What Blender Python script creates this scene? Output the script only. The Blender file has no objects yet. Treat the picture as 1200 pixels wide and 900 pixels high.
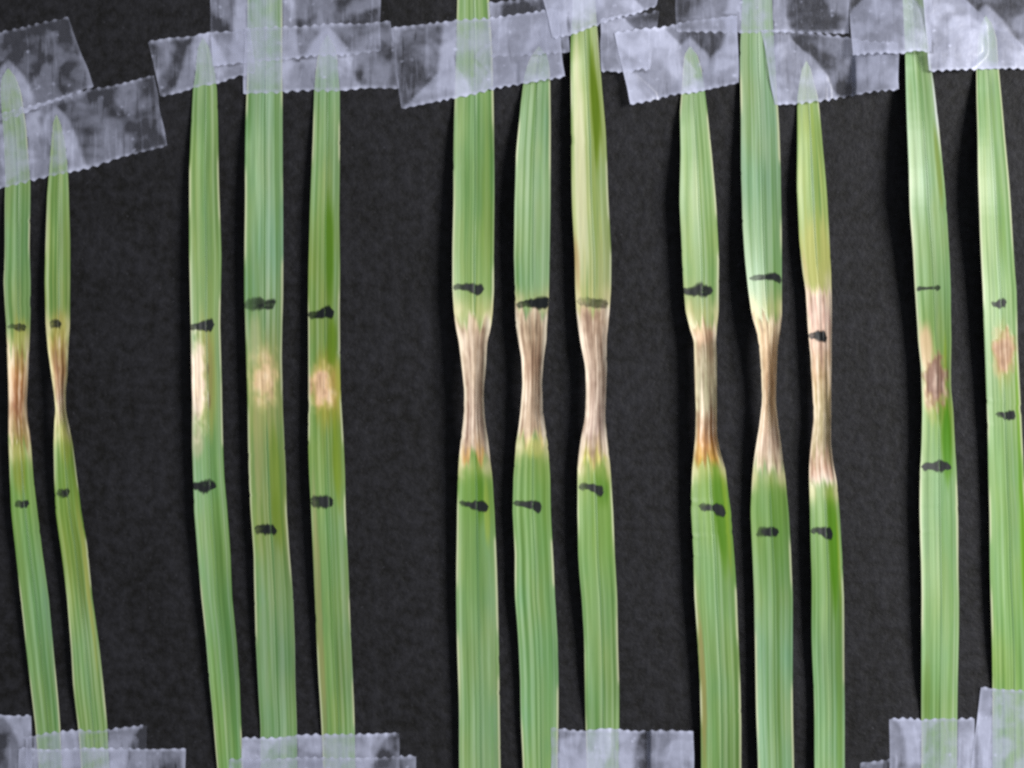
import bpy, math, random
import numpy as np

# ------------------------------------------------------------------ camera, light, exposure
S = 0.0002                     # metres per photograph pixel (a leaf is about 8 mm wide)
CAM_H = 0.62
scene = bpy.context.scene
col = scene.collection

cam_data = bpy.data.cameras.new("camera")
cam = bpy.data.objects.new("camera", cam_data)
col.objects.link(cam)
cam.location = (0, 0, CAM_H)
cam.rotation_euler = (0, 0, 0)
cam_data.sensor_width = 36.0
cam_data.lens = 36.0 * CAM_H / (1200 * S)
cam_data.clip_start = 0.01
cam_data.clip_end = 20
scene.camera = cam

world = bpy.data.worlds.new("World")
scene.world = world
world.use_nodes = True
bg = world.node_tree.nodes["Background"]
bg.inputs[0].default_value = (0.86, 0.91, 1.0, 1)
bg.inputs[1].default_value = 0.27


def area_lamp(name, loc, target, size, size_y, power, color):
    d = bpy.data.lights.new(name, 'AREA')
    d.shape = 'RECTANGLE'
    d.size, d.size_y = size, size_y
    d.energy = power
    d.color = color
    o = bpy.data.objects.new(name, d)
    col.objects.link(o)
    o.location = loc
    v = [target[i] - loc[i] for i in range(3)]
    from mathutils import Vector
    o.rotation_euler = Vector(v).to_track_quat('-Z', 'Y').to_euler()
    return o


area_lamp("window_light", (0.92, 0.22, 0.92), (0.03, 0.0, 0), 0.34, 0.50, 30.0, (1.0, 0.985, 0.97))

scene.view_settings.view_transform = 'Standard'
scene.view_settings.look = 'None'
scene.view_settings.exposure = 0.0
scene.view_settings.gamma = 1.0
scene.view_settings.use_curve_mapping = False
scene.cycles.filter_width = 2.7          # the photograph is softly resolved
scene.cycles.transparent_max_bounces = 24
scene.cycles.max_bounces = 8
scene.cycles.use_denoising = False

ALB = 0.68                               # photograph value -> pigment


# ------------------------------------------------------------------ helpers
def lin(c):
    c = np.asarray(c, float) / 255.0
    return np.where(c <= 0.04045, c / 12.92, ((c + 0.055) / 1.055) ** 2.4)


def smooth(a, b, x):
    t = np.clip((x - a) / (b - a), 0, 1)
    return t * t * (3 - 2 * t)


def _hash(ix, iy, seed):
    h = (ix.astype(np.int64) * 374761393 + iy.astype(np.int64) * 668265263 + seed * 974634777) & 0xFFFFFFFF
    h = ((h ^ (h >> 13)) * 1274126177) & 0xFFFFFFFF
    h = (h ^ (h >> 16)) & 0xFFFFFFFF
    return h / 4294967295.0


def vnoise(x, y, seed):
    x = np.asarray(x, float); y = np.asarray(y, float)
    x, y = np.broadcast_arrays(x, y)
    ix, iy = np.floor(x), np.floor(y)
    fx, fy = x - ix, y - iy
    fx = fx * fx * (3 - 2 * fx); fy = fy * fy * (3 - 2 * fy)
    a = _hash(ix, iy, seed); b = _hash(ix + 1, iy, seed)
    c = _hash(ix, iy + 1, seed); d = _hash(ix + 1, iy + 1, seed)
    return (a * (1 - fx) + b * fx) * (1 - fy) + (c * (1 - fx) + d * fx) * fy


def fbm(x, y, seed, n=3):
    v, a, t = 0, 0.5, 0
    for k in range(n):
        v = v + a * vnoise(x * 2 ** k, y * 2 ** k, seed + k * 17); t += a; a *= 0.5
    return v / t


def px_to_world(px, py, z):
    """photograph pixel + height -> world point seen there"""
    f = 1.0 - z / CAM_H
    return (px - 600) * S * f, (450 - py) * S * f, z


def new_obj(name, me, parent=None):
    o = bpy.data.objects.new(name, me)
    col.objects.link(o)
    if parent is not None:
        o.parent = parent
    return o


def make_mesh(name, verts, faces, mat, attrs=None, normals=None, smooth_faces=True):
    me = bpy.data.meshes.new(name)
    nv, nf = len(verts), len(faces)
    me.vertices.add(nv)
    me.vertices.foreach_set("co", np.asarray(verts, np.float32).ravel())
    me.loops.add(nf * 4)
    me.loops.foreach_set("vertex_index", np.asarray(faces, np.int32).ravel())
    me.polygons.add(nf)
    me.polygons.foreach_set("loop_start", np.arange(nf, dtype=np.int32) * 4)
    me.polygons.foreach_set("use_smooth", np.full(nf, smooth_faces))
    me.update(calc_edges=True)
    for k, (typ, arr) in (attrs or {}).items():
        a = me.attributes.new(k, typ, 'POINT')
        if typ == 'FLOAT_COLOR':
            a.data.foreach_set("color", np.asarray(arr, np.float32).ravel())
        else:
            a.data.foreach_set("value", np.asarray(arr, np.float32).ravel())
    if normals is not None:
        me.normals_split_custom_set_from_vertices([tuple(n) for n in normals])
    me.materials.append(mat)
    return me


def node_mat(name):
    m = bpy.data.materials.new(name)
    m.use_nodes = True
    nt = m.node_tree
    nt.nodes.clear()
    out = nt.nodes.new("ShaderNodeOutputMaterial")
    return m, nt, out


def N(nt, typ, **kw):
    n = nt.nodes.new(typ)
    for k, v in kw.items():
        if hasattr(n, k) and k not in n.inputs:
            setattr(n, k, v)
        else:
            n.inputs[k].default_value = v
    return n


# ------------------------------------------------------------------ materials
def mat_card():
    m, nt, out = node_mat("black_card_paper")
    L = nt.links.new
    tc = N(nt, "ShaderNodeTexCoord")
    n1 = N(nt, "ShaderNodeTexNoise", Scale=55.0, Detail=4.0, Roughness=0.6)
    n2 = N(nt, "ShaderNodeTexNoise", Scale=420.0, Detail=5.0, Roughness=0.65)
    n3 = N(nt, "ShaderNodeTexNoise", Scale=950.0, Detail=2.0, Roughness=0.5)
    for n in (n1, n2, n3):
        L(tc.outputs["Object"], n.inputs["Vector"])
    mix = N(nt, "ShaderNodeMath", operation='MULTIPLY_ADD')
    L(n1.outputs[0], mix.inputs[0]); mix.inputs[1].default_value = 0.45
    L(n2.outputs[0], mix.inputs[2])
    r = N(nt, "ShaderNodeValToRGB")
    r.color_ramp.elements[0].position = 0.56
    r.color_ramp.elements[0].color = (0.0020, 0.0018, 0.0017, 1)
    r.color_ramp.elements[1].position = 0.90
    r.color_ramp.elements[1].color = (0.0128, 0.0128, 0.0162, 1)
    L(mix.outputs[0], r.inputs[0])
    # pale dust specks
    sp = N(nt, "ShaderNodeValToRGB")
    sp.color_ramp.elements[0].position = 0.68; sp.color_ramp.elements[0].color = (0, 0, 0, 1)
    sp.color_ramp.elements[1].position = 0.80; sp.color_ramp.elements[1].color = (1, 1, 1, 1)
    L(n3.outputs[0], sp.inputs[0])
    mc = N(nt, "ShaderNodeMix", data_type='RGBA')
    L(sp.outputs[0], mc.inputs[0])
    L(r.outputs[0], mc.inputs[6])
    mc.inputs[7].default_value = (0.032, 0.032, 0.040, 1)
    b = N(nt, "ShaderNodeBump", Strength=0.8, Distance=0.0003)
    L(n2.outputs[0], b.inputs["Height"])
    p = N(nt, "ShaderNodeBsdfPrincipled", Roughness=0.55)
    p.inputs["Specular IOR Level"].default_value = 0.20
    L(mc.outputs[2], p.inputs["Base Color"])
    L(b.outputs[0], p.inputs["Normal"])
    L(p.outputs[0], out.inputs[0])
    return m


def mat_leaf(name, rough, spec, trans):
    m, nt, out = node_mat(name)
    L = nt.links.new
    at = N(nt, "ShaderNodeAttribute"); at.attribute_name = "pigment"
    tc = N(nt, "ShaderNodeTexCoord")
    mp = N(nt, "ShaderNodeMapping"); mp.inputs["Scale"].default_value = (3400, 60, 0)
    L(tc.outputs["Object"], mp.inputs[0])
    nz = N(nt, "ShaderNodeTexNoise", Scale=1.0, Detail=3.0, Roughness=0.6)
    L(mp.outputs[0], nz.inputs["Vector"])
    hs = N(nt, "ShaderNodeMapRange"); L(nz.outputs[0], hs.inputs[0])
    hs.inputs[1].default_value = 0.25; hs.inputs[2].default_value = 0.75
    hs.inputs[3].default_value = 0.88; hs.inputs[4].default_value = 1.12
    mul = N(nt, "ShaderNodeVectorMath", operation='SCALE')
    L(at.outputs["Color"], mul.inputs[0]); L(hs.outputs[0], mul.inputs["Scale"])
    b = N(nt, "ShaderNodeBump", Strength=0.22, Distance=0.0001)
    L(nz.outputs[0], b.inputs["Height"])
    p = N(nt, "ShaderNodeBsdfPrincipled", Roughness=rough)
    p.inputs["Specular IOR Level"].default_value = spec
    L(mul.outputs[0], p.inputs["Base Color"]); L(b.outputs[0], p.inputs["Normal"])
    t = N(nt, "ShaderNodeBsdfTranslucent"); L(mul.outputs[0], t.inputs[0])
    mx = N(nt, "ShaderNodeMixShader"); mx.inputs[0].default_value = trans
    L(p.outputs[0], mx.inputs[1]); L(t.outputs[0], mx.inputs[2])
    L(mx.outputs[0], out.inputs[0])
    return m


def mat_ink():
    m, nt, out = node_mat("black_marker_ink")
    L = nt.links.new
    at = N(nt, "ShaderNodeAttribute"); at.attribute_name = "ink"
    tc = N(nt, "ShaderNodeTexCoord")
    nz = N(nt, "ShaderNodeTexNoise", Scale=1600.0, Detail=2.0)
    L(tc.outputs["Object"], nz.inputs["Vector"])
    ad = N(nt, "ShaderNodeMath", operation='MULTIPLY_ADD')
    L(nz.outputs[0], ad.inputs[0]); ad.inputs[1].default_value = 0.5; ad.inputs[2].default_value = 0.74
    mu = N(nt, "ShaderNodeMath", operation='MULTIPLY', use_clamp=True)
    L(ad.outputs[0], mu.inputs[0]); L(at.outputs["Fac"], mu.inputs[1])
    p = N(nt, "ShaderNodeBsdfPrincipled", Roughness=0.5)
    p.inputs["Base Color"].default_value = (0.004, 0.006, 0.007, 1)
    p.inputs["Specular IOR Level"].default_value = 0.3
    tr = N(nt, "ShaderNodeBsdfTransparent")
    mx = N(nt, "ShaderNodeMixShader")
    L(mu.outputs[0], mx.inputs[0]); L(tr.outputs[0], mx.inputs[1]); L(p.outputs[0], mx.inputs[2])
    L(mx.outputs[0], out.inputs[0])
    return m


def mat_tape():
    m, nt, out = node_mat("frosted_clear_tape")
    L = nt.links.new
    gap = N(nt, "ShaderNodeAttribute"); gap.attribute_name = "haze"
    tc = N(nt, "ShaderNodeTexCoord")
    oi = N(nt, "ShaderNodeObjectInfo")
    off = N(nt, "ShaderNodeVectorMath", operation='ADD')
    mulr = N(nt, "ShaderNodeVectorMath", operation='SCALE')
    mulr.inputs[0].default_value = (1.0, 0.7, 0.3)
    L(oi.outputs["Random"], mulr.inputs["Scale"])
    L(tc.outputs["Object"], off.inputs[0]); L(mulr.outputs[0], off.inputs[1])
    n1 = N(nt, "ShaderNodeTexNoise", Scale=120.0, Detail=2.0, Roughness=0.5, Distortion=0.3)
    n2 = N(nt, "ShaderNodeTexNoise", Scale=520.0, Detail=2.0, Roughness=0.6)
    for n in (n1, n2):
        L(off.outputs[0], n.inputs["Vector"])
    r = N(nt, "ShaderNodeMapRange", interpolation_type='SMOOTHSTEP')
    L(n1.outputs[0], r.inputs[0])
    r.inputs[1].default_value = 0.40; r.inputs[2].default_value = 0.62
    r.inputs[3].default_value = -0.13; r.inputs[4].default_value = 0.15
    f = N(nt, "ShaderNodeMath", operation='MULTIPLY_ADD')
    L(n2.outputs[0], f.inputs[0]); f.inputs[1].default_value = 0.22; f.inputs[2].default_value = -0.11
    s1 = N(nt, "ShaderNodeMath", operation='ADD')
    L(r.outputs[0], s1.inputs[0]); L(f.outputs[0], s1.inputs[1])
    s2 = N(nt, "ShaderNodeMath", operation='ADD', use_clamp=True)
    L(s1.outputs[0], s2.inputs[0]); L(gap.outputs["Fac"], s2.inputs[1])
    # creases and scratches running along each piece, and specks of trapped air
    cm = N(nt, "ShaderNodeMapping"); cm.inputs["Scale"].default_value = (760, 95, 1)
    L(off.outputs[0], cm.inputs[0])
    n3 = N(nt, "ShaderNodeTexNoise", Scale=1.0, Detail=1.0, Distortion=0.6)
    L(cm.outputs[0], n3.inputs["Vector"])
    cr = N(nt, "ShaderNodeValToRGB")
    for e, (q, v) in zip([cr.color_ramp.elements[0], cr.color_ramp.elements[1]] + [cr.color_ramp.elements.new(.5) for _ in range(3)],
                         ((0.30, .20), (0.72, 1.0), (0.37, .5), (0.60, .5), (0.655, .72))):
        e.position = q; e.color = (v, v, v, 1)
    L(n3.outputs[0], cr.inputs[0])
    cs = N(nt, "ShaderNodeMath", operation='MULTIPLY_ADD'); cs.inputs[1].default_value = 0.30; cs.inputs[2].default_value = -0.15
    L(cr.outputs[0], cs.inputs[0])
    vo = N(nt, "ShaderNodeTexVoronoi", Scale=430.0)
    L(off.outputs[0], vo.inputs["Vector"])
    vr = N(nt, "ShaderNodeMapRange"); L(vo.outputs["Distance"], vr.inputs[0])
    vr.inputs[1].default_value = 0.10; vr.inputs[2].default_value = 0.26; vr.inputs[3].default_value = 1.0; vr.inputs[4].default_value = 0.0
    vm = N(nt, "ShaderNodeMapRange"); L(n2.outputs[0], vm.inputs[0])
    vm.inputs[1].default_value = 0.50; vm.inputs[2].default_value = 0.72; vm.inputs[3].default_value = 0.0; vm.inputs[4].default_value = 0.34
    vx = N(nt, "ShaderNodeMath", operation='MULTIPLY'); L(vr.outputs[0], vx.inputs[0]); L(vm.outputs[0], vx.inputs[1])
    s3 = N(nt, "ShaderNodeMath", operation='ADD'); L(cs.outputs[0], s3.inputs[0]); L(vx.outputs[0], s3.inputs[1])
    s4 = N(nt, "ShaderNodeMath", operation='ADD', use_clamp=True); L(s2.outputs[0], s4.inputs[0]); L(s3.outputs[0], s4.inputs[1])
    s2 = s4
    mn = N(nt, "ShaderNodeMath", operation='MINIMUM'); mn.inputs[1].default_value = 0.9
    mxm = N(nt, "ShaderNodeMath", operation='MAXIMUM'); mxm.inputs[1].default_value = 0.05
    L(s2.outputs[0], mn.inputs[0]); L(mn.outputs[0], mxm.inputs[0])
    hb = N(nt, "ShaderNodeMath", operation='MULTIPLY_ADD'); hb.inputs[1].default_value = 0.3
    L(n3.outputs[0], hb.inputs[0]); L(n2.outputs[0], hb.inputs[2])
    b = N(nt, "ShaderNodeBump", Strength=0.35, Distance=0.0002)
    L(hb.outputs[0], b.inputs["Height"])
    p = N(nt, "ShaderNodeBsdfPrincipled", Roughness=0.36)
    p.inputs["Base Color"].default_value = (0.45, 0.475, 0.62, 1)  # blue tint paints the sky's reflection into the clear film
    p.inputs["Specular IOR Level"].default_value = 0.5
    L(b.outputs[0], p.inputs["Normal"])
    tr = N(nt, "ShaderNodeBsdfTransparent")
    mx = N(nt, "ShaderNodeMixShader")
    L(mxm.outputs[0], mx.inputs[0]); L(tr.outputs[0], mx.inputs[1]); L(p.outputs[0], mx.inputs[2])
    L(mx.outputs[0], out.inputs[0])
    return m


M_CARD, M_INK, M_TAPE = mat_card(), mat_ink(), mat_tape()
M_BLADE = mat_leaf("green_leaf_tissue", 0.42, 0.45, 0.12)
M_RIB = mat_leaf("midrib_tissue", 0.40, 0.45, 0.10)
M_LESION = mat_leaf("dead_leaf_tissue", 0.60, 0.30, 0.10)

# ------------------------------------------------------------------ the black card
W2, H2, T = 0.190, 0.150, 0.0016
import bmesh
bm = bmesh.new()
bmesh.ops.create_cube(bm, size=1.0)
bmesh.ops.scale(bm, vec=(2 * W2, 2 * H2, T), verts=bm.verts)
bmesh.ops.translate(bm, vec=(0, 0, -T / 2), verts=bm.verts)
bmesh.ops.bevel(bm, geom=list(bm.edges), offset=0.0004, segments=2, affect='EDGES')
me = bpy.data.meshes.new("black_card")
bm.to_mesh(me); bm.free()
me.materials.append(M_CARD)
card = new_obj("card_ground", me)
card["kind"] = "structure"
card["label"] = "matt black card that all the leaves are taped to"

# ------------------------------------------------------------------ leaves
# outline rows: (y, left x, right x); everything measured on the photograph
TAN, TANL, TAND = (172, 146, 122), (205, 184, 155), (134, 106, 88)
LEAVES = []


def leaf(**k):
    LEAVES.append(k)


leaf(label="narrow leaf at the card's left edge with orange-brown pale-edged lesion",
     out=[(80, 6, 13), (95, 1, 20), (110, 0, 25), (150, 3, 31), (212, 7, 35), (290, 5, 35), (330, 4, 36), (380, 8, 35), (430, 9, 33),
          (470, 10, 31), (490, 10, 32), (510, 10, 35), (560, 12, 39), (600, 14, 44), (650, 19, 50), (700, 24, 57),
          (750, 29, 62), (800, 35, 66), (850, 41, 70), (900, 45, 73), (985, 51, 78)],
     lift=[(60, 0), (215, 1), (330, 9), (470, 11), (600, 8), (780, 6), (860, 1), (985, 0)],
     green=[(60, (152, 178, 128)), (300, (136, 172, 112)), (420, (140, 165, 90)), (560, (134, 170, 98)), (700, (130, 172, 112)), (985, (126, 165, 104))],
     lesion=dict(y0=412, y1=522, cols=[(0, (158, 140, 72)), (.3, (170, 112, 60)), (.6, (140, 86, 50)), (1, (146, 130, 60))], edge=(232, 208, 170), ew=.42, rag=14),
     spots=[((540, -.2), (46, .7), (158, 150, 50), .8), ((400, .2), (34, .9), (186, 182, 84), .7), ((465, .8), (60, .25), (232, 196, 130), .8)],
     ink=[(9, 383, 31, 383, 10, .55, 1), (18, 591, 34, 591, 9, .8, 0)])
leaf(label="slender yellowish leaf with pointed tip and small brownish pinch, leaning right lower down",
     out=[(134, 64, 68), (145, 62, 71), (165, 60, 76), (190, 58, 79), (205, 57, 80), (230, 55, 81), (280, 54, 82), (330, 53, 82), (380, 54, 82),
          (410, 56, 80), (440, 60, 79), (460, 63, 77), (480, 65, 77), (490, 64, 79), (520, 63, 85), (560, 64, 90),
          (600, 66, 95), (640, 71, 102), (700, 78, 108), (750, 82, 115), (800, 86, 121), (850, 92, 126), (900, 95, 129), (985, 102, 134)],
     lift=[(120, 0), (210, 1), (330, 10), (470, 12), (600, 9), (780, 6), (870, 1), (985, 0)],
     green=[(120, (160, 185, 120)), (250, (146, 174, 100)), (380, (138, 162, 84)), (560, (135, 160, 72)), (660, (126, 152, 66)), (760, (136, 172, 106)), (985, (130, 168, 98))],
     lesion=dict(y0=392, y1=500, cols=[(0, (160, 145, 66)), (.4, (150, 100, 54)), (.7, (186, 158, 132)), (1, (170, 165, 100))], edge=(226, 216, 160), ew=.38, rag=12),
     spots=[((395, .1), (36, .9), (176, 150, 62), .7), ((515, .2), (36, .9), (196, 186, 90), .75), ((650, .75), (140, .25), (204, 206, 112), .8), ((650, .1), (90, .5), (112, 138, 40), .55)],
     ink=[(58, 380, 71, 380, 11, .6, 0), (67, 578, 81, 577, 11, .7, 0)])
leaf(label="leaf with pale pinkish scar along its left half below an ink dash",
     out=[(44, 236, 240), (55, 232, 245), (70, 230, 249), (85, 229, 252), (105, 226, 254), (150, 224, 255), (200, 222, 256), (300, 222, 259), (380, 224, 258),
          (430, 225, 259), (470, 226, 260), (520, 226, 262), (560, 227, 263), (600, 228, 266), (650, 232, 270), (700, 236, 272),
          (750, 241, 277), (800, 245, 281), (850, 250, 283), (900, 255, 285), (985, 262, 290)],
     lift=[(30, 0), (110, 1), (240, 9), (450, 13), (600, 11), (780, 9), (880, 3), (985, 0)],
     green=[(30, (150, 180, 130)), (200, (138, 172, 104)), (400, (142, 170, 98)), (560, (132, 176, 112)), (700, (128, 172, 100)), (985, (124, 168, 92))],
     lesion=dict(soft=.4, spot=(450, -.66, 70, .72), cols=[(0, (226, 212, 160)), (.3, (238, 222, 196)), (.6, (228, 208, 186)), (1, (226, 204, 176))], edge=(236, 220, 205), ew=.2, rag=8),
     spots=[((440, .0), (85, .8), (172, 176, 92), .75), ((430, .1), (50, .35), (165, 150, 90), .5), ((470, .12), (12, .12), (126, 92, 60), .7), ((432, .1), (7, .1), (120, 88, 60), .6), ((520, -.6), (20, .5), (205, 200, 165), .6)],
     ink=[(222, 384, 251, 380, 14, .95, 1), (226, 570, 253, 569, 15, .95, 3)])
leaf(label="wide pale leaf with faint peach blotch above an olive-yellow zone",
     out=[(-70, 290, 330), (0, 290, 331), (100, 289, 331), (200, 287, 331), (300, 287, 332), (350, 286, 332), (420, 288, 330), (480, 290, 331),
          (560, 292, 335), (600, 294, 336), (650, 298, 339), (700, 299, 343), (750, 300, 345), (800, 303, 346), (850, 306, 348), (900, 306, 349), (985, 308, 351)],
     lift=[(-70, 0), (110, 1), (240, 10), (450, 12), (600, 10), (780, 6), (865, 1), (985, 0)],
     green=[(-70, (150, 182, 146)), (200, (142, 178, 132)), (340, (148, 186, 150)), (440, (158, 174, 116)), (540, (146, 162, 90)), (620, (140, 160, 86)), (700, (136, 170, 118)), (985, (138, 174, 124))],
     lesion=dict(soft=.2, k=.9, spot=(442, .0, 46, .95), cols=[(0, (190, 182, 116)), (.4, (206, 184, 128)), (.7, (226, 190, 150)), (1, (232, 200, 164))], edge=(226, 206, 160), ew=.1, rag=9),
     spots=[((450, .0), (75, 1.3), (176, 178, 104), .6), ((400, -.5), (40, .4), (195, 200, 150), .6), ((560, .4), (70, .35), (120, 150, 40), .6), ((520, -.5), (90, .3), (182, 178, 120), .5), ((610, .4), (40, .4), (118, 148, 40), .5)],
     ink=[(286, 357, 323, 357, 15, .62, 0), (299, 621, 324, 621, 12, .85, 0)])
leaf(label="leaf with deep green right streak high up and small peach-orange spot",
     out=[(41, 382, 386), (52, 377, 391), (65, 373, 395), (80, 371, 396), (105, 369, 398), (170, 367, 398), (250, 364, 397), (320, 362, 398), (360, 361, 398),
          (440, 362, 399), (470, 362, 400), (520, 362, 402), (560, 363, 404), (600, 365, 405), (650, 367, 407), (700, 369, 409),
          (750, 371, 411), (800, 373, 413), (850, 376, 415), (900, 378, 417), (985, 381, 420)],
     lift=[(25, 0), (108, 1), (240, 10), (450, 12), (600, 10), (780, 7), (885, 1), (985, 0)],
     green=[(25, (156, 186, 150)), (160, (146, 178, 122)), (300, (132, 164, 82)), (420, (138, 165, 78)), (540, (136, 164, 78)), (620, (136, 172, 104)), (985, (134, 168, 96))],
     lesion=dict(soft=.4, spot=(452, -.22, 33, 1.0), cols=[(0, (214, 190, 120)), (.35, (214, 184, 124)), (.7, (222, 184, 148)), (1, (206, 170, 130))], edge=(232, 208, 180), ew=.15, rag=8),
     spots=[((455, .2), (55, 1.1), (176, 172, 66), .8), ((290, .35), (75, .42), (92, 140, 20), .9), ((400, .5), (35, .4), (110, 150, 20), .7), ((455, .55), (26, .35), (200, 170, 84), .8), ((452, -.95), (14, .2), (120, 70, 60), .8), ((450, .85), (40, .2), (204, 205, 90), .6),
            ((540, .6), (60, .3), (128, 155, 30), .7), ((720, -.8), (190, .25), (160, 150, 96), .6)],
     ink=[(361, 369, 391, 366, 14, .95, 1), (365, 588, 391, 587, 15, .95, 0)])
leaf(label="broad leaf cut off at the top with straight sides and long hourglass tan-brown waist",
     out=[(-70, 535, 572), (0, 536, 573), (60, 534, 577), (110, 533, 578), (200, 531, 579), (300, 531, 579), (340, 531, 579), (370, 533, 577), (385, 535, 575),
          (400, 538, 571), (430, 541, 570), (460, 544, 567), (490, 543, 568), (520, 539, 572), (540, 537, 574), (560, 536, 577),
          (600, 535, 580), (700, 535, 583), (800, 537, 585), (900, 539, 586), (985, 540, 587)],
     lift=[(-70, 0), (112, 1), (220, 13), (330, 15), (450, 16), (560, 13), (700, 11), (900, 8), (985, 2)],
     green=[(-70, (146, 178, 112)), (150, (142, 176, 112)), (330, (148, 180, 106)), (375, (172, 186, 120)), (545, (122, 166, 70)), (620, (136, 172, 108)), (985, (140, 178, 124))],
     lesion=dict(y0=376, y1=538, cols=[(0, (196, 168, 132)), (.12, (172, 142, 116)), (.4, (178, 152, 128)), (.75, (186, 158, 138)), (.9, (172, 138, 108)), (1, (190, 140, 70))], edge=(216, 198, 170), ew=.25, rag=14),
     spots=[((250, .6), (140, .25), (120, 155, 60), .5), ((570, .2), (55, .3), (78, 132, 20), .9), ((600, .6), (50, .18), (196, 205, 70), .5)],
     ink=[(531, 336, 567, 339, 12, .85, 1), (538, 590, 572, 594, 12, .92, 1)])
leaf(label="pointed leaf with brown waist right under its upper ink dash, between two cut-off leaves",
     out=[(54, 629, 634), (64, 624, 641), (75, 619, 644), (90, 615, 645), (120, 611, 645), (180, 605, 645), (240, 603, 645), (300, 602, 644), (350, 604, 643), (380, 605, 641),
          (400, 608, 640), (420, 611, 637), (450, 612, 635), (480, 610, 636), (500, 608, 639), (520, 605, 642), (560, 602, 645),
          (600, 601, 646), (650, 604, 648), (700, 604, 650), (750, 607, 653), (800, 610, 654), (850, 611, 654), (900, 613, 654), (985, 615, 655)],
     lift=[(40, 0), (95, 1), (220, 16), (330, 16), (450, 16), (560, 13), (700, 11), (860, 5), (985, 1)],
     green=[(40, (158, 188, 134)), (150, (148, 182, 132)), (330, (156, 192, 140)), (530, (160, 184, 110)), (570, (132, 176, 110)), (700, (132, 176, 112)), (985, (136, 178, 110))],
     lesion=dict(y0=364, y1=516, cols=[(0, (206, 178, 146)), (.15, (176, 146, 116)), (.4, (168, 132, 104)), (.7, (190, 162, 136)), (.9, (188, 156, 126)), (1, (214, 188, 120))], edge=(222, 204, 176), ew=.25, rag=13),
     spots=[((525, .1), (14, .8), (222, 216, 120), .7)],
     ink=[(605, 357, 645, 353, 13, .9, 1), (602, 588, 635, 593, 13, .95, 2)])
leaf(label="leaf with creamy yellow stripes above and long tan waist below a faint brown dash",
     out=[(-70, 674, 695), (0, 672, 698), (30, 670, 700), (60, 669, 702), (100, 669, 705), (150, 669, 709), (200, 670, 712), (250, 671, 714), (300, 673, 716),
          (340, 674, 716), (370, 676, 714), (400, 680, 711), (430, 686, 711), (460, 687, 710), (490, 686, 709), (510, 682, 711),
          (530, 679, 713), (550, 677, 715), (600, 676, 718), (650, 678, 720), (700, 682, 723), (750, 684, 724), (800, 685, 725), (850, 686, 725), (900, 687, 725), (985, 688, 726)],
     lift=[(-70, 0), (32, 1), (130, 13), (330, 15), (450, 15), (560, 13), (700, 11), (800, 7), (856, 1), (985, 0)],
     green=[(-70, (160, 185, 140)), (100, (168, 188, 112)), (250, (184, 196, 124)), (350, (198, 196, 128)), (545, (160, 180, 80)), (600, (134, 174, 104)), (985, (140, 176, 122))],
     lesion=dict(y0=358, y1=540, cols=[(0, (200, 168, 130)), (.1, (170, 136, 110)), (.4, (178, 150, 128)), (.8, (182, 152, 136)), (.93, (176, 146, 110)), (1, (196, 182, 90))], edge=(220, 200, 175), ew=.25, rag=14),
     spots=[((200, -.55), (180, .42), (222, 222, 176), .9), ((120, .5), (85, .30), (104, 134, 8), 1.0), ((230, .2), (150, .12), (128, 158, 60), .5), ((330, -.9), (60, .2), (170, 120, 70), .5),
            ((565, .4), (35, .5), (80, 134, 20), .9)],
     ink=[(676, 354, 713, 355, 11, .38, 0), (679, 570, 707, 573, 14, .8, 2)])
leaf(label="pointed leaf with greyish-green translucent waist bounded by orange-brown bands",
     out=[(54, 806, 811), (64, 802, 817), (80, 800, 822), (100, 799, 825), (130, 797, 829), (180, 798, 834), (240, 797, 839), (300, 799, 842), (340, 801, 842), (365, 803, 842),
          (385, 808, 840), (400, 813, 839), (420, 814, 840), (450, 815, 840), (480, 816, 840), (510, 815, 840), (530, 813, 844),
          (550, 811, 850), (580, 810, 854), (600, 810, 857), (650, 813, 860), (700, 814, 863), (750, 817, 865), (800, 820, 867), (850, 821, 868), (900, 821, 868), (985, 822, 869)],
     lift=[(40, 0), (115, 1), (210, 17), (330, 18), (450, 17), (560, 13), (700, 12), (900, 9), (985, 2)],
     green=[(40, (162, 190, 146)), (180, (152, 186, 122)), (320, (150, 184, 112)), (385, (190, 190, 130)), (540, (150, 170, 50)), (570, (132, 172, 66)), (650, (136, 176, 108)), (800, (128, 166, 96)), (985, (134, 172, 98))],
     lesion=dict(y0=381, y1=541, cols=[(0, (216, 180, 140)), (.07, (190, 150, 116)), (.16, (142, 118, 88)), (.4, (158, 146, 112)), (.62, (172, 156, 124)), (.72, (138, 98, 64)), (.86, (182, 122, 66)), (1, (186, 136, 52))], edge=(214, 198, 160), ew=.22, rag=10),
     spots=[((590, .5), (90, .4), (84, 140, 6), 1.0), ((585, .8), (90, .14), (190, 215, 60), .6), ((370, -.75), (25, .25), (214, 210, 150), .7), ((800, -.85), (120, .2), (150, 130, 60), .7)],
     ink=[(800, 341, 835, 341, 15, .85, 3), (819, 593, 850, 599, 14, .92, 2)])
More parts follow.
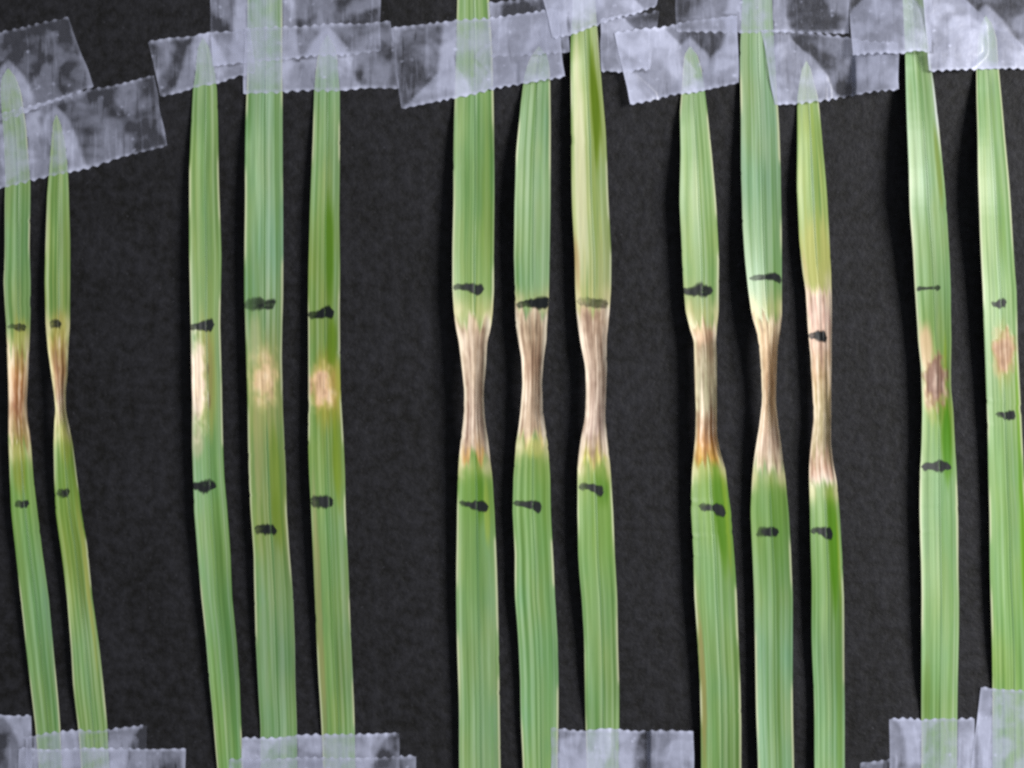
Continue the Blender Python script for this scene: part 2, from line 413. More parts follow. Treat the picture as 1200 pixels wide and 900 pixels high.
leaf(label="bluish-green leaf cut off at the top and pinched to a very thin tan neck",
     out=[(-70, 871, 903), (0, 869, 905), (50, 868, 907), (100, 868, 910), (150, 868, 913), (200, 868, 915), (260, 870, 916), (310, 874, 916), (340, 877, 916), (370, 881, 916),
          (390, 887, 914), (410, 890, 911), (440, 892, 910), (470, 893, 909), (500, 890, 912), (520, 887, 915), (540, 884, 917),
          (560, 882, 920), (600, 880, 924), (650, 882, 927), (700, 884, 929), (800, 886, 929), (900, 888, 930), (985, 889, 931)],
     lift=[(-70, 0), (70, 1), (180, 14), (330, 17), (450, 17), (560, 13), (700, 12), (900, 9), (985, 2)],
     green=[(-70, (160, 188, 150)), (150, (154, 186, 146)), (320, (150, 186, 136)), (380, (184, 190, 140)), (550, (150, 182, 128)), (600, (140, 180, 120)), (750, (144, 182, 134)), (985, (142, 180, 130))],
     lesion=dict(y0=372, y1=550, cols=[(0, (214, 190, 150)), (.15, (196, 162, 124)), (.4, (166, 132, 98)), (.6, (180, 150, 116)), (.8, (178, 146, 122)), (1, (206, 184, 146))], edge=(224, 202, 168), ew=.26, rag=16),
     spots=[((260, .2), (120, .1), (108, 150, 90), .6), ((600, .1), (60, .18), (96, 146, 40), .6), ((700, .05), (200, .12), (116, 158, 80), .5)],
     ink=[(879, 327, 916, 323, 11, .82, 2), (887, 624, 912, 624, 11, .85, 0)])
leaf(label="pointed yellow-green leaf whose pink-tan dead stretch carries an ink dash",
     out=[(71, 943, 947), (80, 940, 950), (95, 937, 954), (115, 934, 959), (160, 934, 963), (220, 934, 968), (280, 937, 972), (320, 941, 974), (340, 944, 974), (380, 946, 974),
          (410, 949, 974), (450, 952, 974), (490, 954, 974), (520, 951, 974), (545, 949, 977), (565, 949, 981), (600, 950, 984),
          (650, 950, 987), (700, 951, 989), (800, 953, 989), (900, 955, 990), (985, 956, 991)],
     lift=[(50, 0), (122, 1), (220, 13), (330, 15), (450, 15), (560, 13), (700, 12), (900, 9), (985, 2)],
     green=[(50, (176, 198, 150)), (150, (170, 192, 108)), (300, (174, 196, 118)), (340, (190, 200, 120)), (566, (140, 180, 110)), (640, (142, 184, 126)), (985, (142, 180, 120))],
     lesion=dict(y0=341, y1=568, cols=[(0, (226, 192, 160)), (.1, (220, 178, 158)), (.3, (204, 164, 138)), (.45, (176, 144, 102)), (.65, (164, 146, 104)), (.8, (158, 136, 98)), (.9, (196, 150, 124)), (1, (228, 206, 184))], edge=(226, 200, 168), ew=.18, rag=10),
     spots=[((300, .1), (60, 1.6), (206, 206, 118), .85), ((200, .3), (130, .18), (140, 172, 70), .5), ((630, .5), (90, .42), (84, 146, 4), 1.0), ((660, .8), (90, .12), (180, 200, 60), .5), ((820, .7), (180, .25), (110, 155, 60), .6), ((330, -.8), (40, .25), (210, 180, 120), .5)],
     ink=[(948, 394, 969, 393, 13, 1.0, 1), (951, 621, 976, 624, 14, .95, 2)])
leaf(label="leaf with purplish-brown oval spot beside its left edge, one ink dash thin and one bold",
     out=[(-70, 1055, 1078), (0, 1058, 1083), (60, 1061, 1089), (100, 1062, 1095), (150, 1064, 1101), (200, 1066, 1105), (250, 1067, 1109), (300, 1070, 1112), (340, 1072, 1114), (400, 1076, 1115),
          (430, 1080, 1114), (455, 1081, 1114), (480, 1081, 1117), (550, 1078, 1121), (640, 1079, 1123), (700, 1080, 1124), (800, 1080, 1122), (900, 1080, 1121), (985, 1080, 1121)],
     lift=[(-70, 0), (62, 2), (130, 17), (220, 24), (330, 19), (450, 14), (560, 10), (700, 9), (800, 5), (845, 1), (985, 0)],
     green=[(-70, (156, 188, 140)), (150, (144, 180, 124)), (330, (150, 186, 124)), (420, (146, 176, 92)), (500, (138, 176, 84)), (560, (134, 176, 108)), (700, (132, 174, 104)), (985, (136, 178, 116))],
     lesion=dict(spot=(447, -.08, 33, .95), cols=[(0, (196, 156, 104)), (.14, (160, 116, 88)), (.4, (130, 98, 80)), (.8, (128, 100, 88)), (1, (148, 120, 106))], edge=(220, 196, 156), ew=.1, rag=12),
     spots=[((408, -.55), (36, .55), (226, 196, 150), .95), ((480, .0), (22, .9), (168, 176, 70), .6), ((462, -.6), (24, .4), (226, 204, 160), .8), ((430, .62), (45, .14), (150, 180, 50), .7), ((515, .5), (60, .34), (84, 146, 4), 1.0), ((480, .1), (20, .3), (90, 140, 40), .6), ((195, .75), (60, .2), (120, 145, 40), .7), ((130, .95), (60, .14), (226, 234, 226), 1.0), ((820, -.7), (60, .25), (110, 145, 60), .6)],  # near-white spot on the right margin is a painted edge highlight
     ink=[(1074, 338, 1102, 337, 8, .66, 4), (1080, 547, 1115, 547, 13, .98, 3)])
leaf(label="pointed leaf at the card's right edge with pale brown smudge and two short ink dashes",
     out=[(18, 1153, 1157), (28, 1150, 1163), (45, 1146, 1168), (80, 1144, 1170), (120, 1144, 1174), (200, 1146, 1181), (280, 1149, 1187), (340, 1152, 1191), (400, 1154, 1192),
          (440, 1155, 1194), (500, 1157, 1197), (560, 1158, 1200), (600, 1159, 1203), (700, 1161, 1208), (800, 1163, 1212), (900, 1163, 1214), (985, 1163, 1215)],
     lift=[(0, 0), (85, 2), (150, 16), (230, 24), (340, 19), (450, 14), (560, 11), (700, 9), (770, 6), (815, 1), (985, 0)],
     green=[(0, (164, 192, 148)), (120, (156, 188, 122)), (330, (152, 188, 118)), (440, (156, 186, 116)), (520, (142, 184, 110)), (700, (142, 184, 100)), (985, (146, 186, 102))],
     lesion=dict(spot=(412, .12, 30, .78), cols=[(0, (196, 166, 116)), (.25, (176, 142, 104)), (.8, (158, 124, 98)), (1, (176, 146, 112))], edge=(210, 190, 130), ew=.05, rag=9),
     spots=[((415, .1), (44, .9), (170, 176, 92), .7), ((430, -.3), (16, .4), (206, 190, 130), .6), ((650, .8), (170, .25), (118, 180, 20), .7), ((480, .85), (70, .15), (130, 190, 30), .6), ((300, .5), (120, .15), (112, 160, 60), .5)],
     ink=[(1162, 356, 1179, 355, 11, .85, 1), (1167, 487, 1190, 486, 11, .92, 1)])

NU = 41
UU = np.linspace(-1, 1, NU)
HRES = 1.5                                    # height map pixel, in photograph pixels
HX0, HY0, HX1, HY1 = -90, -90, 1300, 1000
HNX, HNY = int((HX1 - HX0) / HRES), int((HY1 - HY0) / HRES)
HEIGHT = np.zeros((HNY, HNX))


def interp(keys, y):
    k = np.array(keys, float)
    return np.interp(y, k[:, 0], k[:, 1])


def soft_interp(keys, y, r=9.0):
    return sum(interp(keys, y + d * r) * w for d, w in ((-1, .2), (-.5, .2), (0, .2), (.5, .2), (1, .2)))


class Surface:
    """the upper face of one leaf, as a function of row y and position u across (-1..1)"""

    def __init__(self, spec, seed):
        self.s, self.seed = spec, seed
        o = np.array(spec["out"], float)
        self.o = o
        self.tip = (o[0, 2] - o[0, 1]) < 9

    def edges(self, y):
        o = self.o
        r = 3.0 if self.tip else 6.0
        def f(c, yy):
            return np.interp(yy, o[:, 0], o[:, c])
        L = sum(f(1, y + d) for d in (-r, -r / 2, 0, r / 2, r)) / 5
        R = sum(f(2, y + d) for d in (-r, -r / 2, 0, r / 2, r)) / 5
        if self.tip:
            t = np.clip((y - o[0, 0]) / 9.0, 0, 1) ** .5
            m = (L + R) / 2
            L, R = m + (L - m) * np.maximum(t, .08), m + (R - m) * np.maximum(t, .08)
        wob = (vnoise(y / 75, 0, self.seed + 5) - .5) * 1.6
        wob2 = (vnoise(y / 75, 3.3, self.seed + 6) - .5) * 1.6
        # small nicks in the margin
        wob = wob + .7 * smooth(.80, .97, vnoise(y / 7, 1.1, self.seed + 9)) * smooth(.55, .8, vnoise(y / 60, 4, self.seed + 9))
        wob2 = wob2 - .7 * smooth(.80, .97, vnoise(y / 7, 5.1, self.seed + 8)) * smooth(.55, .8, vnoise(y / 60, 7, self.seed + 8))
        k = np.clip((R - L) / 30, .15, 1)
        return L + wob * k, R + wob2 * k

    def full_width(self, y):
        o = self.o
        ys = np.arange(-120, 1050, 10.0)
        w = np.interp(ys, o[:, 0], o[:, 2] - o[:, 1])
        out = np.zeros_like(np.asarray(y, float))
        wmax = np.array([max(w[(ys > yy - 130) & (ys < yy + 130)]) for yy in ys])
        if self.tip:
            wmax = np.where(ys < 320, w, wmax)
        return np.interp(y, ys, wmax)

    def lesion_w(self, y, u):
        ls = self.s["lesion"]
        sd = self.seed
        rag = ls["rag"] * (.45 if "spot" in ls else 1.15) * ((vnoise(u * 4.5, 0.5 + y / 300, sd + 31) - .5) * 1.5 + (vnoise(u * 13, 1.7, sd + 32) - .5) * 1.0)
        if "spot" in ls:
            yc, uc, ry, ru = ls["spot"]
            d = np.sqrt(((y + rag - yc) / ry) ** 2 + ((u - uc) / ru) ** 2)
            d = d + (fbm(u * 2.6, y / 11, sd + 40) - .5) * .75
            return (1 - smooth(ls.get('soft', .58), 1.14, d)) * ls.get('k', 1), np.clip(1.08 - d, 0, 1)
        y0, y1 = ls["y0"], ls["y1"]
        w = smooth(y0 - 7, y0 + 7, y + rag) * (1 - smooth(y1 - 7, y1 + 7, y + rag * .9))
        return w, np.clip((y - y0) / (y1 - y0), 0, 1)

    def z(self, y, u):
        """height in photograph pixels"""
        L, R = self.edges(y)
        hw = (R - L) / 2
        lift = soft_interp(self.s["lift"], y, 22) * (.95 + .4 * vnoise(y / 170, 2, self.seed + 77))
        flat = smooth(1.5, 7, lift)
        sd = self.seed
        fullw = self.full_width(y) / 2
        pinch = smooth(.06, .55, 1 - hw / np.maximum(fullw, 1)) * flat
        gutter = (.085 * hw * flat + .34 * fullw * pinch) * np.abs(u) ** 1.7
        tilt = (vnoise(y / 190, 0, sd + 3) - .5) * .30 * hw * flat * u
        lw, _ = self.lesion_w(y, u)
        k = 9.0
        ph = (vnoise(y / 120, 7, sd) - .5) * .6
        rib = np.cos((u + ph * .05) * k * math.pi / 2)
        ribs = .07 * rib * (1 - .4 * lw) * (.35 + .65 * flat)
        wr = (fbm(u * 5.0, y / 75, sd + 60) - .5) * 3.0 * lw + (fbm(u * 2.2, y / 48, sd + 61) - .5) * 2.0 * lw
        wr = wr * np.clip(hw / 24, .1, 1)
        und = (fbm(u * .8 + 3, y / 110, sd + 70, 2) - .5) * 2.0 * flat
        mid = .55 * np.exp(-((u - self.s.get("mid", .06)) / .07) ** 2) * (1 - lw)
        return .9 + lift + gutter + tilt + ribs + wr + und - mid * .8 * flat

    def colour(self, y, u):
        s, sd = self.s, self.seed
        g = np.array([[a, *b] for a, b in s["green"]], float)
        c = np.stack([np.interp(y, g[:, 0], g[:, i]) for i in (1, 2, 3)], -1) + np.array((0, 1, -2.))
        # parallel veins: long light and dark streaks
        st = (vnoise(u * 3.4, y / 330, sd + 1) - .5) * .8 + (vnoise(u * 8.0, y / 210, sd + 2) - .5) * .95 + (fbm(u * 12, y / 70, sd + 4) - .5) * .5 + (vnoise(u * 19, y / 420, sd + 5) - .5) * 1.25
        hi, lo = np.array((194, 218, 186.)), np.array((92, 138, 62.))
        tpos = np.clip(st, 0, 1)[..., None]; tneg = np.clip(-st, 0, 1)[..., None]
        c = c + (hi - c) * tpos * .62 + (lo - c) * tneg * 1.0
        bl = (fbm(u * 1.4, y / 70, sd + 12) - .5)[..., None]
        c = c + bl * np.array((26, 8, -8.))
        for (yc, uc), (ry, ru), cc, k in s["spots"]:
            d = np.sqrt(((y - yc) / ry) ** 2 + ((u - uc) / ru) ** 2) + (fbm(u * 6, y / 60, sd + 50) - .5) * .5
            w = (1 - smooth(.45, 1.1, d)) * k
            c = c + (np.array(cc, float) - c) * w[..., None]
        if "spot" not in s["lesion"]:
            yv = s["lesion"]["y1"]
            vg = smooth(yv + 4, yv + 22, y) * (1 - smooth(yv + 50, yv + 200, y)) * (.35 + .6 * vnoise(u * 2.6, y / 80, sd + 15))
            c = c + (np.array((112, 156, 44.)) - c) * (vg * .62)[..., None]
        # pale thin margins, stronger at right where an edge highlight is painted in
        mg = smooth(.86, .97, np.abs(u)) * np.where(u > 0, 1.0, .6) * (1.5 * smooth(.35, .75, vnoise(y / 55, u > 0, sd + 13)))
        c = c + (np.array((222, 228, 186.)) - c) * np.clip(mg, 0, .9)[..., None]
        # dead tissue
        ls = s["lesion"]
        lw, t = self.lesion_w(y, u)
        k = np.array([[a, *b] for a, b in ls["cols"]], float)
        tt = np.clip(t + (fbm(u * 5, y / 22, sd + 21) - .5) * .22, 0, 1)
        lc = np.stack([np.interp(tt, k[:, 0], k[:, i]) for i in (1, 2, 3)], -1)
        e = smooth(1 - ls["ew"] * 1.5, 1, np.abs(u + (vnoise(y / 20, 0, sd + 22) - .5) * .2))
        lc = lc * 1.04 + (np.array(ls["edge"], float) - lc) * (e * .9)[..., None]
        st2 = (vnoise(u * 5.0, y / 70, sd + 23) - .5) * 1.2 + (fbm(u * 11.0, y / 50, sd + 24) - .5) * 2.0 + .08
        st2 = st2 * (.45 if "spot" in ls else .78) + (fbm(u * 3.4, y / 9, sd + 26) - .5) * .7
        if "spot" not in ls:
            lc = lc * np.array((.975, 1.02, 1.05))
        lc = lc + (np.array((240, 224, 204.)) - lc) * np.clip(st2, 0, 1)[..., None] * 1.0 + (np.array((104, 76, 60.)) - lc) * np.clip(-st2, 0, 1)[..., None] * .85
        # yellowing halo just outside the lesion
        if "spot" not in ls:
            y0, y1 = ls["y0"], ls["y1"]
            ha = np.exp(-((y - y0 + 10) / 14) ** 2) + np.exp(-((y - y1 - 8) / 12) ** 2)
            c = c + (np.array((206, 206, 128.)) - c) * (np.clip(ha, 0, 1) * .45 * (.4 + vnoise(u * 6, 2, sd + 25)))[..., None]
            hb = np.exp(-((y - y0 + 6) / 17) ** 2) + np.exp(-((y - y1 - 6) / 15) ** 2)
            hb = hb * smooth(.45, .85, np.abs(u + (vnoise(y / 12, 3, sd + 27) - .5) * .3))
            c = c + (np.array((228, 220, 168.)) - c) * (np.clip(hb, 0, 1) * .8)[..., None]
        c = c + (lc - c) * lw[..., None]
        c = np.clip(c, 6, 244)
        rgb = lin(c) * ALB * (1 + .30 * lw[..., None])
        return rgb, lw


def components(cls):
    """4-connected pieces of equal class on a grid"""
    h, w = cls.shape
    lab = np.full((h, w), -1)
    flat = cls.tolist()
    k = 0
    for r in range(h):
        for c in range(w):
            if lab[r, c] >= 0:
                continue
            lab[r, c] = k
            st = [(r, c)]
            v = flat[r][c]
            while st:
                a, b = st.pop()
                for p, q in ((a + 1, b), (a - 1, b), (a, b + 1), (a, b - 1)):
                    if 0 <= p < h and 0 <= q < w and lab[p, q] < 0 and flat[p][q] == v:
                        lab[p, q] = k
                        st.append((p, q))
            k += 1
    return lab


def build_midrib(sf, root, base, rows, um):
    t = np.linspace(-1, 1, 7)
    Y, TT = np.meshgrid(rows, t, indexing="ij")
    env = np.minimum(smooth(0, 30, Y - rows[0]), smooth(0, 30, rows[-1] - Y))
    U = um + TT * .05 * (.25 + .75 * env)
    L, R = sf.edges(Y)
    X = (L + R) / 2 + (R - L) / 2 * U
    Z = np.maximum(sf.z(Y, U), .9) + .07 + .30 * (1 - TT ** 2) * env
    rgb, _ = sf.colour(Y, U)
    pale = (.25 + .6 * vnoise(Y / 90, 1.5, sf.seed + 88)) * env
    pale = pale[..., None]
    rgb = rgb * (1 - pale) + lin((92, 136, 80)) * ALB * pale
    x, y, z = px_to_world(X, Y, Z * S)
    V = np.stack([x - base[0], y - base[1], z], -1).reshape(-1, 3)
    idx = np.arange(len(V)).reshape(Y.shape)
    F = np.stack([idx[:-1, :-1], idx[1:, :-1], idx[1:, 1:], idx[:-1, 1:]], -1).reshape(-1, 4)
    C4 = np.concatenate([rgb.reshape(-1, 3), np.ones((len(V), 1))], 1)
    new_obj("midrib", make_mesh("midrib", V, F, M_RIB, {"pigment": ('FLOAT_COLOR', C4)}), root)


def build_leaf(i, spec):
    sf = Surface(spec, 100 + i * 37)
    y0, y1 = spec["out"][0][0], spec["out"][-1][0]
    rows = np.arange(y0, y1 + .01, 2.4)
    Y, U = np.meshgrid(rows, UU, indexing="ij")
    L, R = sf.edges(Y)
    X = (L + R) / 2 + (R - L) / 2 * U
    Zp = sf.z(Y, U)
    Zp = np.maximum(Zp, .9)
    rgb, lw = sf.colour(Y, U)
    nr = len(rows)
    # root empty at the leaf's base
    cx = float((L[-1, 0] + R[-1, 0]) / 2)
    root = bpy.data.objects.new("grass_leaf", None)
    root.empty_display_size = 0.01
    col.objects.link(root)
    bx, by, _ = px_to_world(cx, y1, 0)
    root.location = (bx, by, 0)
    root["label"] = spec["label"]
    root["category"] = "leaf"
    root["group"] = "lesioned grass leaves taped side by side"
    wx, wy, wz = px_to_world(X, Y, Zp * S)
    th = (.8 - .35 * np.abs(U) ** 6) * S
    top = np.stack([wx - bx, wy - by, wz], -1).reshape(-1, 3)
    bot = np.stack([wx - bx, wy - by, wz - th], -1).reshape(-1, 3)
    V = np.concatenate([top, bot])
    n = nr * NU
    idx = np.arange(n).reshape(nr, NU)
    a, b, c, d = idx[:-1, :-1], idx[1:, :-1], idx[1:, 1:], idx[:-1, 1:]
    ft = np.stack([a, b, c, d], -1)
    fb = np.stack([d + n, c + n, b + n, a + n], -1)
    cell = (lw[:-1, :-1] + lw[1:, 1:] + lw[1:, :-1] + lw[:-1, 1:]) / 4
    cls = (cell > .5).astype(int)
    comp = components(cls)
    sizes = np.bincount(comp.ravel())
    small = sizes[comp] < 260
    cls = np.where(small, 1 - cls, cls)
    comp = components(cls)
    cls = comp
    first = np.array([(cell[comp == q] > .5).mean() > .5 for q in range(comp.max() + 1)])
    F = [ft.reshape(-1, 4), fb.reshape(-1, 4)]
    K = [cls.ravel(), cls.ravel()]
    le, re = idx[:, 0], idx[:, -1]
    F.append(np.stack([le[:-1], le[:-1] + n, le[1:] + n, le[1:]], -1)); K.append(cls[:, 0])
    F.append(np.stack([re[:-1], re[1:], re[1:] + n, re[:-1] + n], -1)); K.append(cls[:, -1])
    te, be = idx[0], idx[-1]
    F.append(np.stack([te[:-1], te[1:], te[1:] + n, te[:-1] + n], -1)); K.append(cls[0])
    F.append(np.stack([be[:-1], be[:-1] + n, be[1:] + n, be[1:]], -1)); K.append(cls[-1])
    F, K = np.concatenate(F), np.concatenate(K)
    # vertex normals of the whole leaf so that the parts meet without a seam
    P = top.reshape(nr, NU, 3)
    du, dv = np.gradient(P, axis=1), np.gradient(P, axis=0)
    nn = np.cross(dv, du); nn /= np.maximum(np.linalg.norm(nn, axis=-1, keepdims=True), 1e-12)
    if nn[nr // 2, NU // 2, 2] < 0:
        nn = -nn
    NN = np.concatenate([nn.reshape(-1, 3), -nn.reshape(-1, 3)])
    C4 = np.concatenate([rgb.reshape(-1, 3)] * 2)
    C4 = np.concatenate([C4, np.ones((len(C4), 1))], 1)
    for k in range(comp.max() + 1):
        nm, mt = ("lesion", M_LESION) if first[k] else ("blade", M_BLADE)
        f = F[K == k]
        used, inv = np.unique(f.ravel(), return_inverse=True)
        me = make_mesh(nm, V[used], inv.reshape(-1, 4), mt, {"pigment": ('FLOAT_COLOR', C4[used])}, NN[used])
        new_obj(nm, me, root)
    # the midrib: a low raised strip along each green stretch
    um = spec.get("mid", .06)
    live = sf.lesion_w(rows, np.full_like(rows, um))[0] < .35
    wide = (R[:, 0] - L[:, 0]) > 14
    run = []
    for q in range(nr + 1):
        if q < nr and live[q] and wide[q]:
            run.append(q)
        else:
            if len(run) > 40:
                build_midrib(sf, root, (bx, by), rows[run], um)
            run = []
    # marker dashes
    for q, (xa, ya, xb, yb, tk, dens, style) in enumerate(spec["ink"]):
        build_ink(sf, root, (bx, by), xa, ya, xb, yb, tk, dens, style, 900 + i * 10 + q)
    # height map for the tape that lies over it
    ys = HY0 + (np.arange(HNY) + .5) * HRES
    xs = HX0 + (np.arange(HNX) + .5) * HRES
    sel = (ys >= y0) & (ys <= y1)
    x0, x1 = L.min() - 3, R.max() + 3
    sx = (xs >= x0) & (xs <= x1)
    YY, XX = np.meshgrid(ys[sel], xs[sx], indexing="ij")
    l2, r2 = sf.edges(YY)
    uu = (XX - (l2 + r2) / 2) / np.maximum((r2 - l2) / 2, .1)
    zz = np.maximum(sf.z(YY, np.clip(uu, -1, 1)), .9)
    zz = np.where(np.abs(uu) <= 1.06, zz + .25, 0)
    sub = HEIGHT[np.ix_(sel, sx)]
    HEIGHT[np.ix_(sel, sx)] = np.maximum(sub, zz)


def build_ink(sf, root, base, xa, ya, xb, yb, tk, dens, style, sd):
    n_s, n_t = 44, 18
    s = np.linspace(0, 1, n_s); t = np.linspace(-1, 1, n_t)
    SS, TT = np.meshgrid(s, t, indexing="ij")
    # pen pressure along the stroke: 1 = dab at the right end, 2 = droops at right, 3 = dab in the middle, 4 = hairline with dots
    w = .78 + .22 * vnoise(SS * 6, 0, sd)
    if style == 1:
        w = w * .62 + .40 * smooth(.25, .7, SS)
    elif style == 2:
        w = w * .62 + .42 * smooth(.4, .85, SS)
    elif style == 3:
        w = w * .66 + .5 * np.exp(-((SS - .58) / .24) ** 2)
    elif style == 4:
        w = .42 + .75 * np.exp(-((SS - .93) / .09) ** 2) + .35 * np.exp(-((SS - .1) / .1) ** 2)
    w = w * np.clip(1 - np.abs(2 * SS - 1) ** 14, .12, 1)
    w = w * (1 + .35 * (vnoise(SS * 14, np.sign(TT) * 3, sd + 7) - .5))
    half = tk / 2 * w * 1.2
    dy = (TT * half) + (vnoise(SS * 4, 9, sd + 1) - .5) * 2.6 + (vnoise(SS * 9, TT * 2, sd + 2) - .5) * 1.6
    if style == 2:
        dy = dy + 2.5 * smooth(.5, 1, SS)
    X = xa + (xb - xa) * SS + (vnoise(TT * 2, SS * 3, sd + 3) - .5) * 2.5
    Y = ya + (yb - ya) * SS + dy
    L, R = sf.edges(Y)
    U = (X - (L + R) / 2) / ((R - L) / 2)
    U = np.clip(U, -.995, .995)
    X = (L + R) / 2 + (R - L) / 2 * U
    Z = np.maximum(sf.z(Y, U), .9) + .34
    dn = dens * (1 - smooth(.55, 1.0, np.abs(TT)) * .9) * (.80 + .45 * vnoise(SS * 4, TT * 2.2 + SS, sd + 4))
    if style in (0, 1, 2):
        dn = dn * (.62 + .55 * smooth(.1, .6, SS))
    x, y, z = px_to_world(X, Y, Z * S)
    V = np.stack([x - base[0], y - base[1], z], -1).reshape(-1, 3)
    idx = np.arange(n_s * n_t).reshape(n_s, n_t)
    a, b, c, d = idx[:-1, :-1], idx[:-1, 1:], idx[1:, 1:], idx[1:, :-1]
    F = np.stack([a, d, c, b], -1)[:, ::1].reshape(-1, 4)[:, ::-1]
    me = make_mesh("ink_mark", V, F, M_INK, {"ink": ('FLOAT', dn.ravel())})
    new_obj("ink_mark", me, root)


for i, sp in enumerate(LEAVES):
    build_leaf(i, sp)

# ------------------------------------------------------------------ adhesive tape, laid in order
# corners: top-left, top-right, bottom-right, bottom-left; cut ends are the toothed top and bottom
TAPES = [
    # (corners, base haze, label)
    ([(-60, 52), (80, 21), (110, 100), (-40, 158)], .30, "tape piece above the far-left leaf tip, reaching highest in that corner"),
    ([(-40, 142), (180, 87), (196, 172), (-40, 232)], .36, "long tilted tape strip over the two far-left leaf tips, toothed lower edge"),
    ([(243, -70), (446, -70), (446, 60), (249, 76)], .36, "tape piece at the top over the wide pale leaf with peach blotch"),
    ([(173, 49), (292, 32), (300, 86), (188, 113)], .38, "small tilted tape piece over the tip of the leaf with pale left scar"),
    ([(287, 34), (458, 25), (468, 103), (285, 109)], .40, "tape strip crossing the wide pale leaf and its right-hand pointed neighbour's tip"),
    ([(703, 22), (772, 12), (762, 82), (705, 84)], .30, "dark narrow tape patch at the right side of the creamy striped leaf's upper end"),
    ([(571, 4), (662, -4), (668, 60), (574, 66)], .22, "thin tape patch beside the upper end of the broad straight-sided leaf"),
    ([(458, 34), (652, 10), (662, 90), (470, 126)], .42, "tape strip over the broad straight-sided leaf and the tip on its right"),
    ([(618, -70), (776, -70), (770, 8), (648, 46)], .44, "tape piece with slanted toothed edge over the creamy striped leaf's top"),
    ([(719, 38), (863, 18), (866, 97), (739, 123)], .42, "tilted tape piece over the tip of the leaf with greyish-green waist"),
    ([(791, -70), (998, -70), (994, 38), (792, 37)], .40, "tape strip along the top crossing the thin-necked bluish leaf"),
    ([(892, 34), (1053, 50), (1053, 105), (908, 124)], .36, "tape piece over the tip of the leaf with pink-tan dead stretch"),
    ([(989, -70), (1092, -70), (1091, 60), (999, 64)], .36, "tape piece at the top over the cut-off leaf with purplish oval spot"),
    ([(1076, -70), (1240, -70), (1240, 80), (1088, 84)], .44, "large tape piece in the upper corner over the pointed right-edge leaf"),
    ([(-60, 841), (36, 837), (172, 851), (172, 985), (-60, 985)][:2] + [(40, 985), (-60, 985)], .32, "tape piece in the lower left corner, at the foot of the far-left leaf"),
    ([(30, 862), (172, 850), (172, 985), (34, 985)], .26, "partly covered tape piece under the feet of both far-left leaves"),
    ([(21, 878), (217, 876), (217, 985), (21, 985)], .42, "front tape strip across the feet of both far-left leaves"),
    ([(283, 864), (468, 860), (470, 985), (284, 985)], .36, "upper layer tape strip at the foot of the wide pale leaf"),
    ([(268, 890), (487, 886), (489, 985), (268, 985)], .36, "lower overlapping tape strip between scarred leaf's foot and orange-spot leaf's foot"),
    ([(646, 854), (813, 857), (813, 985), (645, 985)], .34, "tape strip with beaded toothed edge across the creamy striped leaf's foot"),
    ([(1008, 895), (1046, 890), (1050, 985), (1008, 985)], .30, "small tape corner peeking out left of the purplish-spot leaf's foot"),
    ([(1042, 842), (1142, 841), (1142, 985), (1044, 985)], .42, "tape piece with toothed top across the foot of the purplish-spot leaf"),
    ([(1150, 806), (1240, 812), (1240, 985), (1126, 985)], .44, "tape piece with slanted left side over the right-edge leaf's foot"),
]


def sample_h(H, x, y):
    fx = np.clip((x - HX0) / HRES - .5, 0, HNX - 1.001); fy = np.clip((y - HY0) / HRES - .5, 0, HNY - 1.001)
    ix, iy = fx.astype(int), fy.astype(int)
    tx, ty = fx - ix, fy - iy
    return (H[iy, ix] * (1 - tx) + H[iy, ix + 1] * tx) * (1 - ty) + (H[iy + 1, ix] * (1 - tx) + H[iy + 1, ix + 1] * tx) * ty


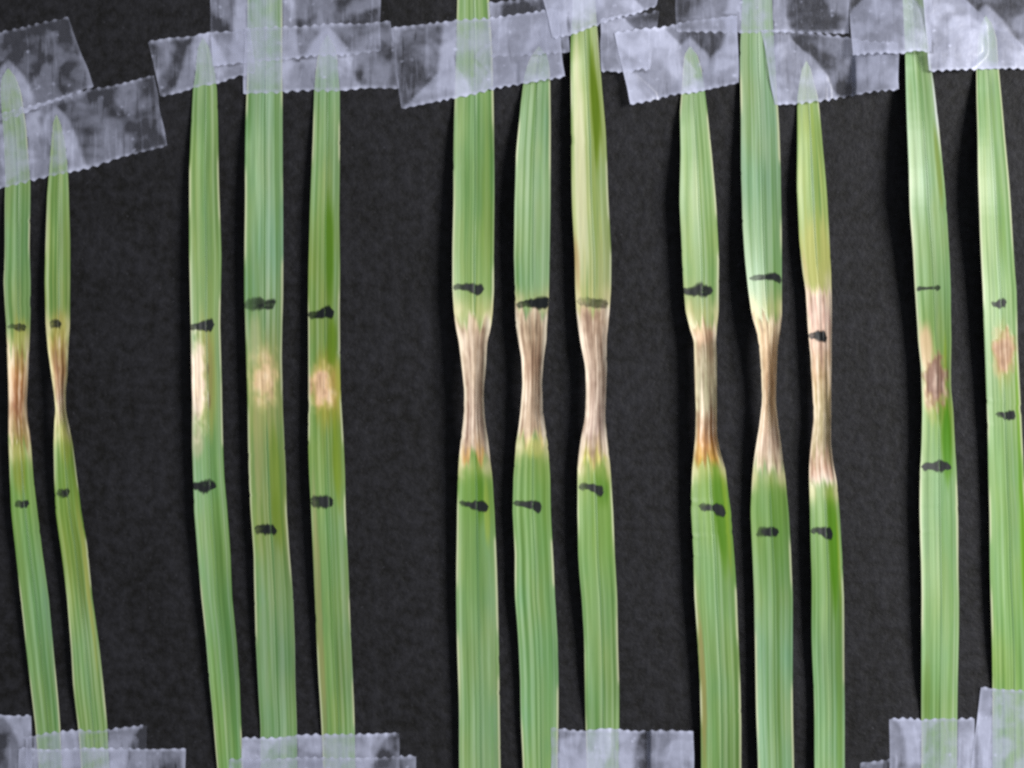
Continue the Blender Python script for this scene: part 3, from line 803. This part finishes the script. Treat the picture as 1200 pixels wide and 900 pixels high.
def build_tape(i, corners, haze, label):
    sd = 3000 + i * 41
    c = np.array(corners, float)
    x0, y0, x1, y1 = c[:, 0].min() - 12, c[:, 1].min() - 12, c[:, 0].max() + 12, c[:, 1].max() + 12
    j0, j1 = max(0, int((x0 - HX0) / HRES)), min(HNX, int((x1 - HX0) / HRES) + 1)
    k0, k1 = max(0, int((y0 - HY0) / HRES)), min(HNY, int((y1 - HY0) / HRES) + 1)
    # the film bridges from high spots down to the card
    Hs = HEIGHT[k0:k1, j0:j1].copy()
    D = Hs.copy()
    slope = .085
    for it in range(40):
        E = D.copy()
        E[1:] = np.maximum(E[1:], D[:-1] - slope * HRES); E[:-1] = np.maximum(E[:-1], D[1:] - slope * HRES)
        E[:, 1:] = np.maximum(E[:, 1:], D[:, :-1] - slope * HRES); E[:, :-1] = np.maximum(E[:, :-1], D[:, 1:] - slope * HRES)
        if np.allclose(E, D):
            break
        D = E
    B = D.copy()
    for it in range(3):
        P = np.pad(B, 1, mode="edge")
        B = (P[1:-1, 1:-1] * 4 + P[:-2, 1:-1] + P[2:, 1:-1] + P[1:-1, :-2] + P[1:-1, 2:]) / 8
    B = np.maximum(B, Hs)
    full = HEIGHT.copy(); full[k0:k1, j0:j1] = B
    gapm = np.zeros_like(HEIGHT); gapm[k0:k1, j0:j1] = B - Hs
    # sheet
    wtop = np.linalg.norm(c[1] - c[0])
    teeth = max(3, int(round(wtop / 10.5)))
    nu = teeth * 6 + 1
    hgt = np.linalg.norm(c[3] - c[0])
    nv = max(14, int(hgt / 2.4))
    u = np.linspace(0, 1, nu); v = np.linspace(0, 1, nv)
    Vv, Uu = np.meshgrid(v, u, indexing="ij")
    ph = (Uu * teeth + .5 * (vnoise(Uu * teeth * .5, 5, sd + 8) - .5)) % 1.0
    tooth = (1 - np.abs(2 * ph - 1)) * 2 - 1            # triangular teeth
    jag = tooth * 1.3 * (.25 + 1.3 * vnoise(Uu * teeth * .6, 0, sd)) + (vnoise(Uu * 5, 1, sd + 1) - .5) * 3.5
    side = (vnoise(Vv * 4, 2, sd + 2) - .5) * 1.6
    P = (c[0][None, None] * ((1 - Uu) * (1 - Vv))[..., None] + c[1][None, None] * (Uu * (1 - Vv))[..., None]
         + c[2][None, None] * (Uu * Vv)[..., None] + c[3][None, None] * ((1 - Uu) * Vv)[..., None])
    ax_v = (c[3] + c[2] - c[0] - c[1]); ax_v /= np.linalg.norm(ax_v)
    ax_u = (c[1] + c[2] - c[0] - c[3]); ax_u /= np.linalg.norm(ax_u)
    fall = np.exp(-Vv * hgt / 7) * -1 + np.exp(-(1 - Vv) * hgt / 7)
    P = P + ax_v[None, None] * (jag * fall)[..., None] + ax_u[None, None] * (side * (np.abs(2 * Uu - 1)))[..., None]
    X, Y = P[..., 0], P[..., 1]
    Z = sample_h(full, X, Y) + .22 + (fbm(X / 24, Y / 24, sd + 3) - .35).clip(0, 1) * .5
    gap = sample_h(gapm, X, Y)
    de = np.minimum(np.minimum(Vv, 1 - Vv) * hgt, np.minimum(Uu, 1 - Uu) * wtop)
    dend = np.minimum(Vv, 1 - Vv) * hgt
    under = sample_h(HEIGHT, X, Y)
    hz = haze - .21 + .13 * smooth(.5, 1.2, under) * (1 - smooth(.12, .75, gap)) + .34 * smooth(.12, .75, gap) + .13 * (1 - smooth(0, 5, de)) + .26 * (1 - smooth(1, 5.5, dend)) * smooth(-.2, .8, tooth)  # last two terms brighten edges and teeth, painting light caught on the cut
    cx, cy = c[:, 0].mean(), c[:, 1].mean()
    bx, by, _ = px_to_world(cx, cy, 0)
    wx, wy, wz = px_to_world(X, Y, Z * S)
    V3 = np.stack([wx - bx, wy - by, wz], -1).reshape(-1, 3)
    idx = np.arange(nu * nv).reshape(nv, nu)
    F = np.stack([idx[:-1, :-1], idx[1:, :-1], idx[1:, 1:], idx[:-1, 1:]], -1).reshape(-1, 4)
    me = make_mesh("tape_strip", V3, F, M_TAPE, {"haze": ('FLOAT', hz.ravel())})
    o = new_obj("tape_strip", me)
    o.location = (bx, by, 0)
    o["label"] = label
    o["category"] = "tape"
    o["group"] = "frosted tape pieces holding the leaves"
    # raise the height map where this piece lies
    ys = HY0 + (np.arange(k0, k1) + .5) * HRES
    xs = HX0 + (np.arange(j0, j1) + .5) * HRES
    YY, XX = np.meshgrid(ys, xs, indexing="ij")
    ins = np.ones_like(YY, bool)
    for q in range(4):
        a, b = c[q], c[(q + 1) % 4]
        ln = np.linalg.norm(b - a)
        ins &= ((b[0] - a[0]) * (YY - a[1]) - (b[1] - a[1]) * (XX - a[0])) / ln > -3.5
    topz = B + .22 + (fbm(XX / 24, YY / 24, sd + 3) - .35).clip(0, 1) * .5
    HEIGHT[k0:k1, j0:j1] = np.where(ins, np.maximum(HEIGHT[k0:k1, j0:j1], topz + .06), HEIGHT[k0:k1, j0:j1])


for i, (c, h, l) in enumerate(TAPES):
    build_tape(i, c, h, l)
